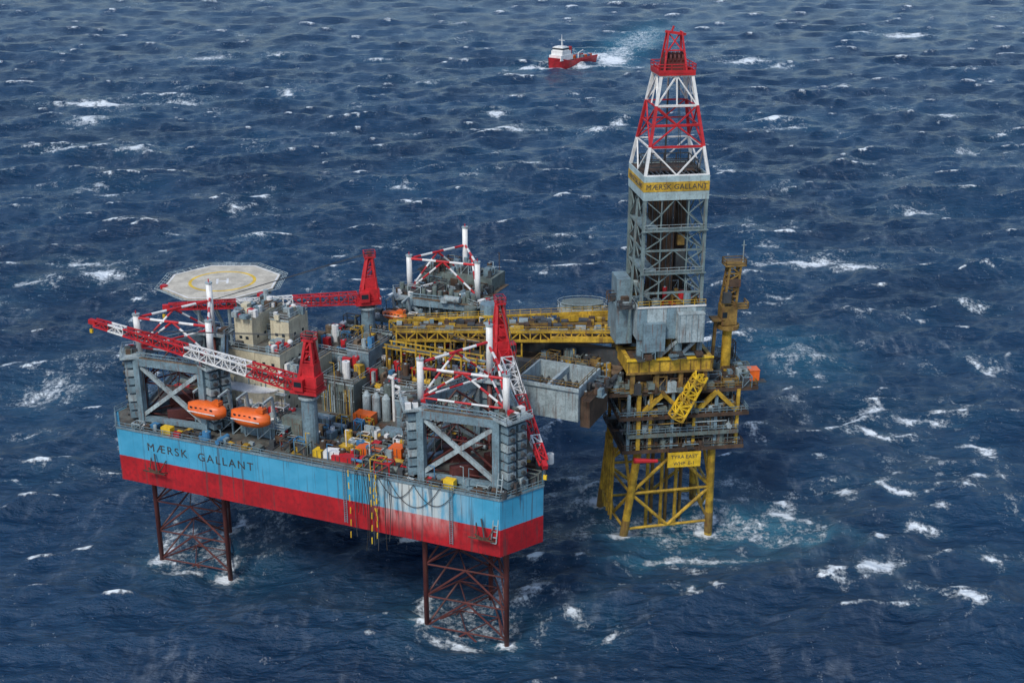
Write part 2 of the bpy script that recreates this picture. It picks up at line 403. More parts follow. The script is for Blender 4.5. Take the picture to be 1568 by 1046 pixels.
# ---------------- hull side gear
S=rig('anchor_rack')
def anchor(a):
    x,y=frontpt(a,0)
    for d in (-1.8,1.8):
        S.p('rack_arm','brown').beam((x+d,y,27.2),(x+d*.6,y-1.6,25),.11,6); S.p('rack_arm','brown').beam((x+d,y,24.6),(x+d*.6,y-1.6,25),.11,6)
    S.p('rack_bar','brown').beam((x-2.6,y-1.6,25),(x+2.6,y-1.6,25),.16,6)
    S.p('anchor_shank','dgrey').beam((x+.4,y-1.3,25),(x-.6,y-.4,28.4),.15,6)
    S.p('anchor_fluke','brown').beam((x,y-1.5,25),(x-1.4,y-1.6,25.8),.22,4,.08); S.p('anchor_fluke','brown').beam((x,y-1.5,25),(x+1.4,y-1.6,25.6),.22,4,.08)
anchor(-.5); anchor(68.8)
S.done()
S=rig('hose_bundle')
for i in range(15):
    a=42+U(0,8); x,y=frontpt(a,.25+U(0,.4)); zt=ZT+.6; zb=U(17,27)
    m='byellow' if i<5 else random.choice(['black','dgrey','dgrey'])
    pp=Vector((x,y,zt)); n=12
    dx=U(-.7,.7)
    for j in range(n):
        t=(j+1)/n; q=Vector((x+dx*math.sin(t*3)+U(-.05,.05),y-.1*t,zt+(zb-zt)*t))
        if m=='byellow' and j%2: pp=q; continue
        S.p('hoses_'+m,m).beam(pp,q,.11 if m=='byellow' else .08,6); pp=q
for a in (41,62.3):
    x,y=frontpt(a,.3)
    for d in (-.3,.3): S.p('ladder','grey').beam((x+d,y,22),(x+d,y,ZT+1),.05)
    for i in range(28): S.p('ladder','grey').beam((x-.3,y,22.2+i*.38),(x+.3,y,22.2+i*.38),.03)
for (a0,a1,dz) in ((48,55,3.2),(55,63,3.5),(50,60,4.5)):
    pp=None
    for j in range(15):
        t=j/14; a=a0+(a1-a0)*t; x,y=frontpt(a,.25); q=(x,y,ZT-dz*4*t*(1-t)); 
        if pp: S.p('hanging_hose','dgrey').beam(pp,q,.07,6)
        pp=q
x,y=frontpt(70.5,.4)
for d in (-.5,.5): S.p('corner_gangway','lgrey').beam((x+d,y,24),(x+d*.8+.8,y+1.5,37),.12,6)
for i in range(12): 
    t=i/12; S.p('corner_gangway','lgrey').beam((x-.5+.8*t,y+1.5*t,24+13*t),(x+.5+.8*t,y+1.5*t,24+13*t),.07)
S.done()
# ---------------- lifeboats
def lifeboat(a,b,z,rz=0,L=8,sc=1):
    o=rig('lifeboat')
    n=14
    c,s=math.cos(rz),math.sin(rz)
    def ring(t):
        w=(1-abs(t)**2.6)**.6*1.5*sc+.05
        pts=[]
        for (u,v) in ((0,-1.35),(.6,-1.15),(.95,-.5),(1.05,.15),(1.0,.25),(.88,.8),(.6,1.25),(0,1.4),(-.6,1.25),(-.88,.8),(-1.0,.25),(-1.05,.15),(-.95,-.5),(-.6,-1.15)):
            vv=v*(1-.45*abs(t)**3)+(.35*abs(t)**3 if v<0 else 0)
            x=t*L/2;y=u*w; pts.append((a+x*c-y*s,b+x*s+y*c,z+vv*sc))
        return pts
    mb=o.p('canopy_and_hull','orange'); rings=[ring(-1+2*i/n) for i in range(n+1)]
    k=len(mb.v)
    for r in rings: mb.v+=r
    m=14
    for i in range(n):
        for j in range(m):
            jj=(j+1)%m; mb.f.append((k+i*m+j,k+(i+1)*m+j,k+(i+1)*m+jj,k+i*m+jj))
    mb.f.append(tuple(k+j for j in range(m))); mb.f.append(tuple(k+n*m+j for j in range(m))[::-1])
    o.p('rubbing_strake','white').box((a-s*-1.58*sc,b+c*-1.58*sc,z+.15),(L*.72,.1,.18),rz)
    o.p('helm_dome','orange').box((a+L*.28*c,b+L*.28*s,z+1.55*sc),(1.6,1.4,.7),rz)
    for i in range(5): o.p('portholes','glass').box((a+(-.28+i*.13)*L*c+1.36*sc*s,b+(-.28+i*.13)*L*s-1.36*sc*c,z+.72*sc),(.5,.08,.35),rz)
    for t in (-.33,.33):
        x,y=a+t*L*c,b+t*L*s
        o.p('davit','lgrey').beam((x,y+4,z-3),(x,y+3,z+3.5),.22); o.p('davit','lgrey').beam((x,y+3,z+3.5),(x,y,z+3.2),.2)
        o.p('fall_wire','dgrey').beam((x,y,z+3.2),(x,y,z+1.3),.06)
    o.done(smooth=('canopy_and_hull',))
lifeboat(9.3,-7.6,37.8,0,8.8,1.25); lifeboat(19,-7.2,37.8,0,8.8,1.25); lifeboat(23.5,41,43.5,0,6,.7)
B=rig('lifeboat_embarkation_deck')
B.p('platform','grey').bb(4,25,-5.2,1.5,35.2,35.4); B.p('platform_rail','lgrey').rail([(4,-5.2),(25,-5.2)],35.4)
for i in range(8):
    B.p('platform_posts','grey').beam((4.3+i*2.9,-5,D),(4.3+i*2.9,-5,35.2),.15)
    if i<7: B.p('platform_brace','lgrey').beam((4.3+i*2.9,-5,D),(7.2+i*2.9,-5,35.2),.08)
B.p('ventilator_house','grey').bb(14,22,-4,.5,D,35.19); B.p('ventilator_house','green').bb(23,27.5,-3,2,D,37)
clutter(B,5,24,-2.5,1,35.4,30,('lgrey','white','red','grey','dgrey'),1.8)
B.done()
# ---------------- helideck
HC=(-12.8,29.4); HZ=50
Hd=rig('helideck')
def ngon(c,r,n,o=0): return [(c[0]+r*math.cos(2*math.pi*i/n+o),c[1]+r*math.sin(2*math.pi*i/n+o)) for i in range(n)]
OC=ngon(HC,12.9,8,.418+math.pi/8)
Hd.p('landing_deck','hdeck').prism(OC,HZ-.5,HZ)
Hd.p('deck_border','white').prism(OC,HZ-.55,HZ-.501)
def ringm(mb,c,r0,r1,z,n=64):
    k=len(mb.v)
    for i in range(n):
        an=2*math.pi*i/n
        for r in (r0,r1): mb.v.append((c[0]+r*math.cos(an),c[1]+r*math.sin(an),z))
    for i in range(n):
        j=(i+1)%n; mb.f.append((k+2*i,k+2*i+1,k+2*j+1,k+2*j))
ringm(Hd.p('landing_circle','byellow'),HC,6.6,7.3,HZ+.006)
mb=Hd.p('h_marking','white'); rzH=.6
def flatbox(mb,dx,dy,sx,sy,z,rz):
    c,s=math.cos(rz),math.sin(rz); mb.box((HC[0]+dx*c-dy*s,HC[1]+dx*s+dy*c,z),(sx,sy,.008),rz)
flatbox(mb,-1.1,0,.5,3.6,HZ+.012,rzH);flatbox(mb,1.1,0,.5,3.6,HZ+.012,rzH);flatbox(mb,0,0,1.68,.5,HZ+.012,rzH)
for i in range(8):
    p=OC[i];q=OC[(i+1)%8]
    def inn(t,r): 
        x,y=p[0]+(q[0]-p[0])*t,p[1]+(q[1]-p[1])*t; return (HC[0]+(x-HC[0])*r,HC[1]+(y-HC[1])*r)
    a,b,c,d=inn(0,.955),inn(1,.955),inn(1,.985),inn(0,.985)
    m2=Hd.p('perimeter_line','white');k=len(m2.v); m2.v+=[(*a,HZ+.006),(*b,HZ+.006),(*c,HZ+.006),(*d,HZ+.006)]; m2.f.append((k,k+3,k+2,k+1))
    for j in range(7):
        t=j/6; a=inn(t,1.0);b=inn(t,1.13)
        Hd.p('safety_net_frame','lgrey').beam((*a,HZ-.4),(*b,HZ+.1),.07)
    for r,z in ((1.13,.1),(1.09,-.03),(1.05,-.2)):
        a=inn(0,r);b=inn(1,r); Hd.p('safety_net_frame','lgrey').beam((*a,HZ+z),(*b,HZ+z),.05)
    a=inn(.5,.9)
    Hd.p('support_strut','lgrey').beam((*a,HZ-.6),(HC[0]+(a[0]-HC[0])*.35+3,HC[1]+(a[1]-HC[1])*.35-1,38),.25,8)
    Hd.p('deck_girder','lgrey').beam((HC[0],HC[1],HZ-1.2),(*inn(0,.95),HZ-1.0),.35)
    Hd.p('deck_girder','grey').beam((*inn(0,.6),HZ-1.1),(*inn(1,.6),HZ-1.1),.3)
for (x,y) in ((-6,22),(-2,30),(-8,34),(-14,22)): Hd.p('support_tower','lgrey').beam((x,y,28),(x,y,HZ-1),.4,8)
Hd.p('stair','lgrey').beam((-1,22,41),(-2,19,HZ),.4)
Hd.p('fire_monitor','red').box((0.5,25,HZ-.2),(1.5,1.5,1.2)); Hd.p('fire_monitor','red').box((-22,21,HZ-.2),(1.2,1.2,1.2))
Hd.done()
# ---------------- cranes
def crane(base,ztop_ped,top,tip,w0=2.2,w1=1.1,nb=18,redn=4,pedr=1.5,z0=ZT,wn=6):
    C=rig('pedestal_crane'); a,b=base; zp=ztop_ped
    C.p('pedestal','grey').beam((a,b,z0),(a,b,zp-1.2),pedr,18); C.p('pedestal_flange','lgrey').beam((a,b,zp-1.2),(a,b,zp-.8),pedr+.5,18)
    C.p('slew_ring','dgrey').beam((a,b,zp-.8),(a,b,zp),pedr+.2,18)
    d=Vector((tip[0]-a,tip[1]-b,0)).normalized(); t=Vector((-d.y,d.x,0)); rz=math.atan2(d.y,d.x); P=Vector((a,b,0))
    r=C.p('machinery_house','red')
    r.box((a,b,zp+.3),(5.4,4.2,.6),rz)
    q=P-d*.6; r.box((q.x,q.y,zp+2.0),(3.8,3.0,2.8),rz); q=P-d*.75; r.box((q.x,q.y,zp+4.6),(2.6,2.5,2.4),rz)
    q=P+t*1.9+d*.8; C.p('operator_cab','red').box((q.x,q.y,zp+1.9),(2.0,1.3,2.2),rz); C.p('cab_windows','glass').box((q.x+d.x*1.01,q.y+d.y*1.01,zp+2.1),(.06,1.1,1.2),rz); C.p('cab_windows','glass').box((q.x+t.x*.66,q.y+t.y*.66,zp+2.1),(1.5,.05,1.0),rz)
    C.p('machinery_walkway_rail','red').rail([tuple((P+d*2.7+t*2.1)[:2]),tuple((P-d*2.7+t*2.1)[:2]),tuple((P-d*2.7-t*2.1)[:2]),tuple((P+d*2.7-t*2.1)[:2])],zp+.6,closed=True)
    zt=top
    for sg in (-1,1):
        f0=P+d*1.5+t*sg*1.4; k0=P-d*2.2+t*sg*1.4; f1=P-d*.3+t*sg*.55; k1=P-d*1.3+t*sg*.55
        r.beam((f0.x,f0.y,zp+.5),(f1.x,f1.y,zt),.26); r.beam((k0.x,k0.y,zp+.5),(k1.x,k1.y,zt),.26)
        for i in range(5):
            s0=i/5;s1=(i+1)/5
            x0=f0.lerp(f1,s0);x1=k0.lerp(k1,s1);za=zp+.5+(zt-zp-.5)*s0;zb_=zp+.5+(zt-zp-.5)*s1
            r.beam((x0.x,x0.y,za),(x1.x,x1.y,zb_),.12); 
            x3=f0.lerp(f1,s1); r.beam((x3.x,x3.y,zb_),(x1.x,x1.y,zb_),.1)
    for i in range(1,6):
        s=i/5
        for F0,F1 in ((1.5,-.3),(-2.2,-1.3)):
            dd=F0+(F1-F0)*s; ww=1.4+(.55-1.4)*s; z=zp+.5+(zt-zp-.5)*s
            A1=P+d*dd+t*ww;A2=P+d*dd-t*ww; r.beam((A1.x,A1.y,z),(A2.x,A2.y,z),.14)
            ws=1.4+(.55-1.4)*(s-.2);ds=F0+(F1-F0)*(s-.2);A3=P+d*ds+t*ws; r.beam((A3.x,A3.y,z-(zt-zp-.5)/5),(A2.x,A2.y,z),.09)
    q=P-d*1.4; r.box((q.x,q.y,zp+(zt-zp)*.42),(.2,2.2,(zt-zp)*.6),rz)
    r.box((P.x-d.x*.8,P.y-d.y*.8,zt+.2),(2.4,1.8,.35),rz)
    C.p('top_platform_rail','red').rail([tuple((P-d*2+t*.9)[:2]),tuple((P+d*.4+t*.9)[:2]),tuple((P+d*.4-t*.9)[:2]),tuple((P-d*2-t*.9)[:2])],zt+.35,closed=True)
    for sg in (-1,1): C.p('sheaves','dgrey').beam((P.x-d.x*.8+t.x*sg*.3,P.y-d.y*.8+t.y*sg*.3,zt+1.0),(P.x-d.x*.8+t.x*sg*.5,P.y-d.y*.8+t.y*sg*.5,zt+1.0),.6,12)
    p0=Vector((a+d.x*2.2,b+d.y*2.2,zp+1.2)); p1=Vector(tip)
    def get(i):
        if i<redn or i>=nb-2: return C.p('boom_red','red')
        return C.p('boom_white','white') if ((i-redn)//wn)%2==0 else C.p('boom_red','red')
    lattice(get,p0,p1,w0,w1,nb,.13,.08)
    for sg in (-.4,.4):
        s0=Vector((P.x-d.x*.8+t.x*sg,P.y-d.y*.8+t.y*sg,zt+1.0)); C.p('pendant_wires','dgrey').beam(s0,p0.lerp(p1,.82)+Vector((0,0,.5)),.05)
    C.p('walkway_on_boom','dgrey').beam(p0+Vector((0,0,-.2)),p0.lerp(p1,.95)+Vector((0,0,-.2)),.1)
    C.p('boom_head','red').beam(p1-(p1-p0).normalized()*.3,p1+(p1-p0).normalized()*1.2,.45)
    e=p1+(p1-p0).normalized()*1.0
    C.p('hook_wire','dgrey').beam(e,e-Vector((0,0,1.6)),.06); C.p('hook_block','byellow').box(e-Vector((0,0,2.0)),(.6,.4,.8))
    C.done()
crane((30.9,-5.2),44.5,54.5,(-14.4,-9.2,52.7),2.4,1.2,26,6,wn=8)
crane((19.8,36),47.5,57.5,(-12.6,10.5,50),2.2,1.1,20,7,wn=6)
crane((58.2,20.8),46.5,57.0,(76.8,-2.2,37.5),2.4,1.3,14,1,wn=5)
# ---------------- cantilever
Cn=rig('cantilever')
w=Cn.p('box_wall','lgrey')
a0,a1,b0,b1,z0,z1=62,75,19,31,36.3,43
w.bb(a0,a1,b0,b0+.4,z0,z1); w.bb(a0,a1,b1-.4,b1,z0,z1); w.bb(a0,a0+.4,b0+.41,b1-.41,z0,z1); w.bb(a1-.4,a1,b0+.41,b1-.41,z0,z1)
Cn.p('box_floor','brown').bb(a0+.41,a1-.41,b0+.41,b1-.41,z0+2,z0+2.2)
for i in range(7): w.bb(a0+.3+i*2,a0+.42+i*2,b0-.12,b0-.001,z0,z1-.3)
w.bb(a0-.2,a1+.2,b0-.45,b0-.26,z1-.5,z1+.1)
Cn.p('box_cross_beam','lgrey').bb(a0+6,a0+6.6,b0+.41,b1-.41,z1-1.6,z1-.4)
Cn.p('box_rail','ochre').rail([(a0,b0),(a1,b0),(a1,b1),(a0,b1)],z1+.1,closed=True)
for i in range(8): Cn.p('stored_riser','dgrey').beam((a0+1+i*1.5,b0+1,z0+2.3),(a0+1+i*1.5,b1-1,z0+3.5),.3,8)
g=Cn.p('beam','dgrey'); g.bb(40,74,33,35,36.5,41); g.bb(40,74,46,48,36.5,41)
Cn.p('rails','brown').bb(40,60,30,31.5,36,37.5)
clutter(Cn,58,74,36,45,38,60,('brown','dgrey','ochre','yellow','grey','green'))
Cn.p('cantilever_deck','deckb').bb(50,75,35.1,45.9,37.6,38)
Cn.p('hanging_frame','brown').bb(75.1,77,20,30,35,41); clutter(Cn,75.2,78.5,20,30,41,12,('brown','dgrey','grey'),2)
Cn.done()
K2=rig('aft_machinery_deck')
K2.p('platform','green').bb(17,47,41,46,41.5,42); K2.p('platform_rail','lgrey').rail([(17,41),(47,41)],42)
for i in range(12): K2.p('posts','green').beam((17.5+i*2.6,41.3,38),(17.5+i*2.6,41.3,41.5),.15)
for i in range(11): K2.p('braces','lgrey').beam((17.5+i*2.6,41.2,38),(20.1+i*2.6,41.2,41.5),.09)
clutter(K2,18,46,41.5,45.5,42,80,('green','lgrey','grey','brown','white','dgrey'))
for i in range(14): K2.p('mud_tanks','green').beam((22+i*1.35,47.5,38),(22+i*1.35,47.5,49-(i%3)*.8),.55,10)
K2.p('tank','grey').beam((44,46,42),(44,46,47.5),2.0,16); K2.p('tank_small','green').beam((40,45,42),(40,45,46.5),1.4,14)
K2.p('house','green').bb(22,40,56,63,46.4,49.5); clutter(K2,22,40,46,62,46.4,70,('green','lgrey','brown','grey','dgrey')); clutter(K2,22,40,56,63,49.5,30,('green','lgrey','brown','grey','dgrey'))
K2.p('guide_deck','deckb').bb(22,41,46,63,46.25,46.38)
K2.done()
# ---------------- connecting bridge (world coords)
Br=Root('connecting_bridge')
def girder(p,q,h,n,mat='yellow'):
    p=Vector(p);q=Vector(q); up=Vector((0,0,h)); m=Br.p('truss_girder',mat)
    m.beam(p,q,.24); m.beam(p+up,q+up,.24)
    for i in range(n):
        a=p.lerp(q,i/n);b=p.lerp(q,(i+1)/n)
        m.beam(a,a+up,.13); m.beam(a,b+up,.12) if i%2 else m.beam(a+up,b,.12)
    m.beam(q,q+up,.2)
girder((-26,256,43.2),(24.5,262.5,43.2),2.0,24); girder((-24,250,43),(23,249.5,43),2.0,22)
girder((-25,253.5,43.1),(23,256,43.1),1.6,20,'ochre')
Br.p('walkway_plate','brown').beam((-24,251.6,43.1),(23,251.2,43.1),.9)
Br.p('side_plates','yellow').beam((8,249.1,43.6),(23,248.9,43.6),.5)
Br.p('side_plates','yellow').beam((10,260.8,44.2),(22,262,44.2),.7)
for i in range(7):
    y=252.2+i*.55; Br.p('pipes',random.choice(['lgrey','dgrey','brown','brown','grey'])).beam((-24,y+1,44.2+.2*(i%2)),(23,y+1,44.2+.2*(i%2)),.17,8)
for i in range(14): 
    x=-24+i*3.6; Br.p('cross_beams','ochre').beam((x,250,42.9),(x,256+6.5*(i/14)+.1,42.9),.2)
Br.p('bridge_rail','yellow').rail([(-24,249.9),(23,249.3)],45.0,1.1,r=.05); Br.p('bridge_rail','yellow').rail([(-25,256.5),(24,262.9)],45.2,1.1,r=.05)
for i in range(90):
    x=U(-24,22); Br.p('bridge_equipment',random.choice(['yellow','ochre','lgrey','dgrey','brown','grey','dgrey','brown'])).box((x,U(251,259),44.6),(U(.6,2.5),U(.5,1.8),U(.5,1.8)),U(-.1,.1))
for i in range(14): Br.p('yellow_frame_posts','yellow').beam((-24+i*2,249.9,36.5),(-24+i*2,249.9,43),.16)
Br.p('yellow_frame_posts','yellow').beam((-24,249.9,39.5),(2,249.9,39.5),.16)
pt=[(15.5+5.5*math.cos(i*math.pi/8),268+3.4*math.sin(i*math.pi/8)) for i in range(16)]
Br.p('round_platform','lgrey').prism(pt,43.5,44.6); Br.p('round_platform_top','green').prism([(15.5+(x-15.5)*.85,268+(y-268)*.85) for x,y in pt],44.6,45.4)
Br.p('round_platform_rail','lgrey').rail(pt,44.6,closed=True)
Br.done()
# ---------------- platform
PO=(30.8,248.3,0);PR=math.radians(8)
P=Root('offshore_platform',PO,PR)
y=P.p('jacket_leg','yellow')
feet=[(-7.3,-2.8),(12,-1.2),(12.5,13),(-9,13)]; heads=[(-5.5,-5.5),(10.5,-5),(10.5,9),(-8,9)]
def lp(k,z):
    t=z/21.; f,h=feet[k],heads[k]; return (f[0]+(h[0]-f[0])*t,f[1]+(h[1]-f[1])*t,z)
for k in range(4):
    y.beam(lp(k,-8),lp(k,22),.85,14)
    P.p('splash_zone','ochre').beam(lp(k,-1),lp(k,4.5),.9,14)
    kk=(k+1)%4
    for z0_,z1_ in ((2,11),(11,20.5)):
        a,b=lp(k,z0_),lp(kk,z0_);c,d=lp(k,z1_),lp(kk,z1_); m=tuple((c[i]+d[i])/2 for i in range(3)); m0=tuple((a[i]+b[i])/2 for i in range(3))
        P.p('jacket_brace','yellow').beam(a,b,.3,8)
        if z0_==2: P.p('jacket_brace','yellow').beam(c,m0,.36,8); P.p('jacket_brace','yellow').beam(d,m0,.36,8)
        else: P.p('jacket_brace','yellow').beam(a,m,.36,8); P.p('jacket_brace','yellow').beam(b,m,.36,8)
for i in range(6):
    x=-1+i*1.6; P.p('conductors','ochre' if i%2 else 'yellow').beam((x,3+(i%2)*2,-8),(x,3+(i%2)*2,34),.4,10)
P.p('boat_landing','yellow').beam((-9.5,0,6),(-9.5,8,6),.3); 
for i in range(5): P.p('boat_landing','yellow').beam((-9.6,0+i*2,3),(-9.2,0+i*2,20),.25,8)
def pdeck(a0,a1,b0,b1,z,mat='brown',edge='yellow',rail='ochre'):
    P.p('deck_plate_%d'%int(z),mat).bb(a0,a1,b0,b1,z-.25,z)
    P.p('deck_edge',edge).bb(a0-.15,a1+.15,b0-.25,b0-.001,z-.7,z+.05); P.p('deck_edge',edge).bb(a0-.25,a0-.001,b0-.2,b1,z-.7,z+.05)
    P.p('deck_rail',rail).rail([(a0,b0),(a1,b0),(a1,b1),(a0,b1)],z,closed=True,r=.06,step=1.5)
pdeck(-9,16.5,-7,12,22.3,'dgrey','brown','brown'); pdeck(-8,15,-7.5,12,26,'dgrey','green','grey'); pdeck(-10,17,-7.5,13,30,'brown','brown','grey'); pdeck(-12,19,-6.5,14,35,'brown','brown')
for z0_,z1_ in ((22.3,26),(26,30),(30,35)):
    for i in range(6):
        x=-8+i*4.6
        P.p('deck_posts','yellow' if i%2 else 'grey').beam((x,-6.6,z0_),(x,-6.6,z1_-.25),.32)
        P.p('deck_posts','ochre').beam((x,11,z0_),(x,11,z1_-.25),.32)
for (xa,xm,xb) in ((-5.6,-1,3.6),(6,10.3,14.6)):
    P.p('main_bracing','yellow').beam((xa,-6.9,30.2),(xm,-6.9,34.6),.42); P.p('main_bracing','yellow').beam((xm,-6.95,34.6),(xb,-6.95,30.2),.42)
P.p('main_bracing','yellow').beam((-6,-7,22.5),(-6,-7,35),.4)
pal=('ochre','brown','dgrey','grey','green','green','lgrey','brown','dgrey')
for (z,n) in ((22.3,70),(26,80),(30,90)): clutter(P,-8.5,15,-6.2,9,z,n,pal,2.6); clutter(P,-8.5,15,-6.4,-5,z,40,pal,2.2)
clutter(P,-11.5,-8,-6,13,35,44,pal,2.5); clutter(P,9,18.5,-6,13,35,80,pal,3); clutter(P,-8,9,-6.2,-4.8,35,26,pal,2)
for i in range(34):
    x=U(-8,15); P.p('risers',random.choice(['lgrey','dgrey','ochre','brown'])).beam((x,-6.5,22),(x,-6.5,U(26,34)),.13,6)
for i in range(20):
    z_=random.choice([23,24.5,27,28,31,32.5]); x=U(-8,8); P.p('pipe_runs',random.choice(['lgrey','dgrey','ochre','grey'])).beam((x,-7.1,z_),(x+U(3,8),-7.1,z_),.12,6)
P.p('name_sign','byellow').bb(.2,7.2,-8.4,-8.2,18.6,21.9)
for sx in (0.4,7.0): P.p('sign_post','brown').beam((sx,-8.1,18.6),(sx,-7.4,23),.12)
text(P,'TYRA EAST',1.15,(3.7,-8.42,20.9),(math.radians(90),0,0),'dgrey','sign_lettering'); text(P,'WHP  E-1',1.1,(3.7,-8.42,19.4),(math.radians(90),0,0),'dgrey','sign_lettering_line')
P.p('orange_shelter','orange').bb(18,20,-4.5,-2,35,37.6); P.p('orange_shelter_roof','orange').bb(17.9,20.1,-4.6,-1.9,37.6,37.7)
P.p('rescue_raft','red').beam((-7,-8.6,20.8),(-2,-8.6,20.4),.6,8,.35)
P.p('skid_beam_box','yellow').bb(-8.8,8.8,-7.4,-6.6,39.6,42.6); P.p('skid_beam_box','yellow').bb(-8.8,8.8,6.6,7.4,39.6,42.6)
P.p('skid_beam_box','yellow').bb(-8.8,-8,-6.59,6.59,39.6,42.6); P.p('skid_beam_box','yellow').bb(8,8.8,-6.59,6.59,39.6,42.6)
for i in range(9): P.p('skid_beam_ribs','ochre').bb(-8.6+i*2.13,-8.45+i*2.13,-7.6,-7.41,39.6,42.6)
P.p('skid_beam_lip','byellow').bb(-9,9,-7.8,-7.41,42.3,42.6); P.p('skid_beam_lip','ochre').bb(-9,9,-7.7,-7.41,39.4,39.8)
for x in (-7.5,-2.5,2.5,7.5):
    for yy in (-6.8,6.8): P.p('skid_posts','ochre').beam((x,yy,35),(x,yy,39.6),.45)
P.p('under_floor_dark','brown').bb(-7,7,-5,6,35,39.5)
clutter(P,-8.5,8.5,-7.2,-5.4,35.05,34,pal,3)
P.p('skid_deck','brown').bb(-7.9,7.9,-6.5,6.5,42,42.3)
P.done()
Q=Root('platform_crane',PO,PR)
cx,cy=13.8,-.5
Q.p('pedestal','yellow').beam((cx,cy,34),(cx,cy,46),1.0,14)
Q.p('slew_platform','ochre').beam((cx,cy,46),(cx,cy,46.8),2.4,14); Q.p('cab','ochre').box((cx-.2,cy,49),(3.2,3,4)); Q.p('cab_windows','glass').box((cx-1.2,cy-1.52,49.2),(1,.06,1.2))
lattice(lambda i:Q.p('mast','ochre'),(cx-.3,cy,50),(cx+.6,cy,59.5),2.6,2.2,6,.2,.13)
Q.p('mast_platform','ochre').box((cx+.6,cy,59.6),(4.4,3,.3)); Q.p('mast_platform_rail','ochre').rail([(cx-1.5,cy-1.4),(cx+2.7,cy-1.4),(cx+2.7,cy+1.4),(cx-1.5,cy+1.4)],59.7,closed=True,r=.08)
Q.p('antenna','lgrey').beam((cx+2.4,cy,59),(cx+2.4,cy,64.5),.12,6); Q.p('antenna','lgrey').beam((cx+1.9,cy,63.5),(cx+2.9,cy,63.5),.08,6)
Q.p('winches','brown').box((cx+.5,cy-.5,56),(2.4,2.2,1.6)); Q.p('winches','dgrey').box((cx-1,cy-1.5,53),(1.6,1,2.2)); Q.p('side_walkway','ochre').box((cx+2.4,cy,50.5),(2.6,3,.3)); Q.p('side_rail','ochre').rail([(cx+1.2,cy-1.5),(cx+3.7,cy-1.5),(cx+3.7,cy+1.5)],50.6,r=.08)
Q.p('side_walkway','ochre').box((cx-2.4,cy,48.0),(2.6,3,.3)); Q.p('side_frame','ochre').beam((cx-3,cy,36),(cx-2.6,cy,48),.3)
lattice(lambda i:Q.p('boom','byellow' if i%3 else 'yellow'),(1.2,-9,30),(6.4,-8.5,39.2),2.4,2.0,8,.17,.11)
Q.done()
# ---------------- derrick
Dk=Root('drilling_derrick',PO,PR)
w=6.1
for i in range(7):
    x0=-6.9+i*1.98; Dk.p('wind_wall_panels','lgrey' if i%3 else 'grey').bb(x0,x0+1.94,-6.9-(.05 if i%2 else 0),-6.6,46.5,53.5)
Dk.p('side_wall','lgrey').bb(-6.9,-6.6,-6.55,6.9,46.5,53.5); Dk.p('right_wall','grey').bb(6.64,6.94,-6.55,6.9,46.5,53.5); Dk.p('rear_wall','grey').bb(-6.55,6.6,6.6,6.9,46.5,53.5)
Dk.p('drill_floor','brown').bb(-6.55,6.6,-6.55,6.55,51.2,51.5)
Dk.p('wall_cap','white').bb(-7,7,-7.1,-6.96,53.2,53.5)
Dk.p('doghouse','lgrey').bb(1.2,6.4,-8.6,-7.0,46.2,52); Dk.p('doghouse_roof','lgrey').bb(1.1,6.5,-8.7,-7.0,52,52.2); Dk.p('stair_house','grey').bb(-5.8,-1.4,-8.2,-7.0,44.4,50.2)
for i in range(5): Dk.p('doghouse_ribs','grey').bb(1.3+i*1.22,1.4+i*1.22,-8.66,-8.6,46.3,51.9)
Dk.p('floor_rail','yellow').rail([(-6.9,-7.0),(6.9,-7.0)],53.5); clutter(Dk,-6,6.5,-8.4,-7.2,42.7,14,('grey','dgrey','brown'),1.5)
Dk.p('choke_house','grey').bb(-10.3,-7.0,-3,5,44.5,52.5); Dk.p('choke_house_top','grey').bb(-9.8,-7.0,-1,4.5,52.5,57.5)
clutter(Dk,-10,-7.2,-5,5,52.5,16,('grey','lgrey','dgrey','brown'),2)
for x in (-6.2,-2,2,6.2):
    for yy in (-6.2,6.2): Dk.p('substructure_leg','grey').beam((x,yy,42.3),(x,yy,46.5),.5)
for i in range(3): Dk.p('substructure_brace','lgrey').beam((-6.2+i*4.1,-6.3,42.5),(-2+i*4.1,-6.3,46.4),.3)
Dk.p('bop_stack','dgrey').bb(-2.5,2.5,-2,2,42.3,50)
clutter(Dk,-6,6,-6.2,6,42.35,50,('grey','dgrey','brown','ochre'),3)
clutter(Dk,-6,6,-6,6,51.5,60,('grey','lgrey','brown','ochre','red','dgrey'),3.5)
g=Dk.p('lower_tower','tower'); zs=[51.5,56,60.3,64.7,69,75]
cor=[(-w,-w),(w,-w),(w,w),(-w,w)]
for i in range(len(zs)-1):
    z0_,z1_=zs[i],zs[i+1]
    for k in range(4):
        a=cor[k];b=cor[(k+1)%4]; m=((a[0]+b[0])/2,(a[1]+b[1])/2)
        g.beam((*a,z0_),(*a,z1_),.32); g.beam((*a,z0_),(*b,z0_),.18)
        q0=((a[0]*.72+b[0]*.28),(a[1]*.72+b[1]*.28)); q1=((b[0]*.72+a[0]*.28),(b[1]*.72+a[1]*.28))
        g.beam((*a,z0_),(*q0,(z0_+z1_)/2),.1); g.beam((*q0,(z0_+z1_)/2),(*a,z1_),.1)
        g.beam((*b,z0_),(*q1,(z0_+z1_)/2),.1); g.beam((*q1,(z0_+z1_)/2),(*b,z1_),.1)
        if k%2==0 : g.beam((*q0,z0_),(*q0,z1_),.11); g.beam((*q1,z0_),(*q1,z1_),.11)
        g.beam((*q0,(z0_+z1_)/2),(*m,z1_),.1);g.beam((*q1,(z0_+z1_)/2),(*m,z1_),.1)
g.beam((-w-2.2,-w+1,46),(-w-1.2,-w+1,75),.2)
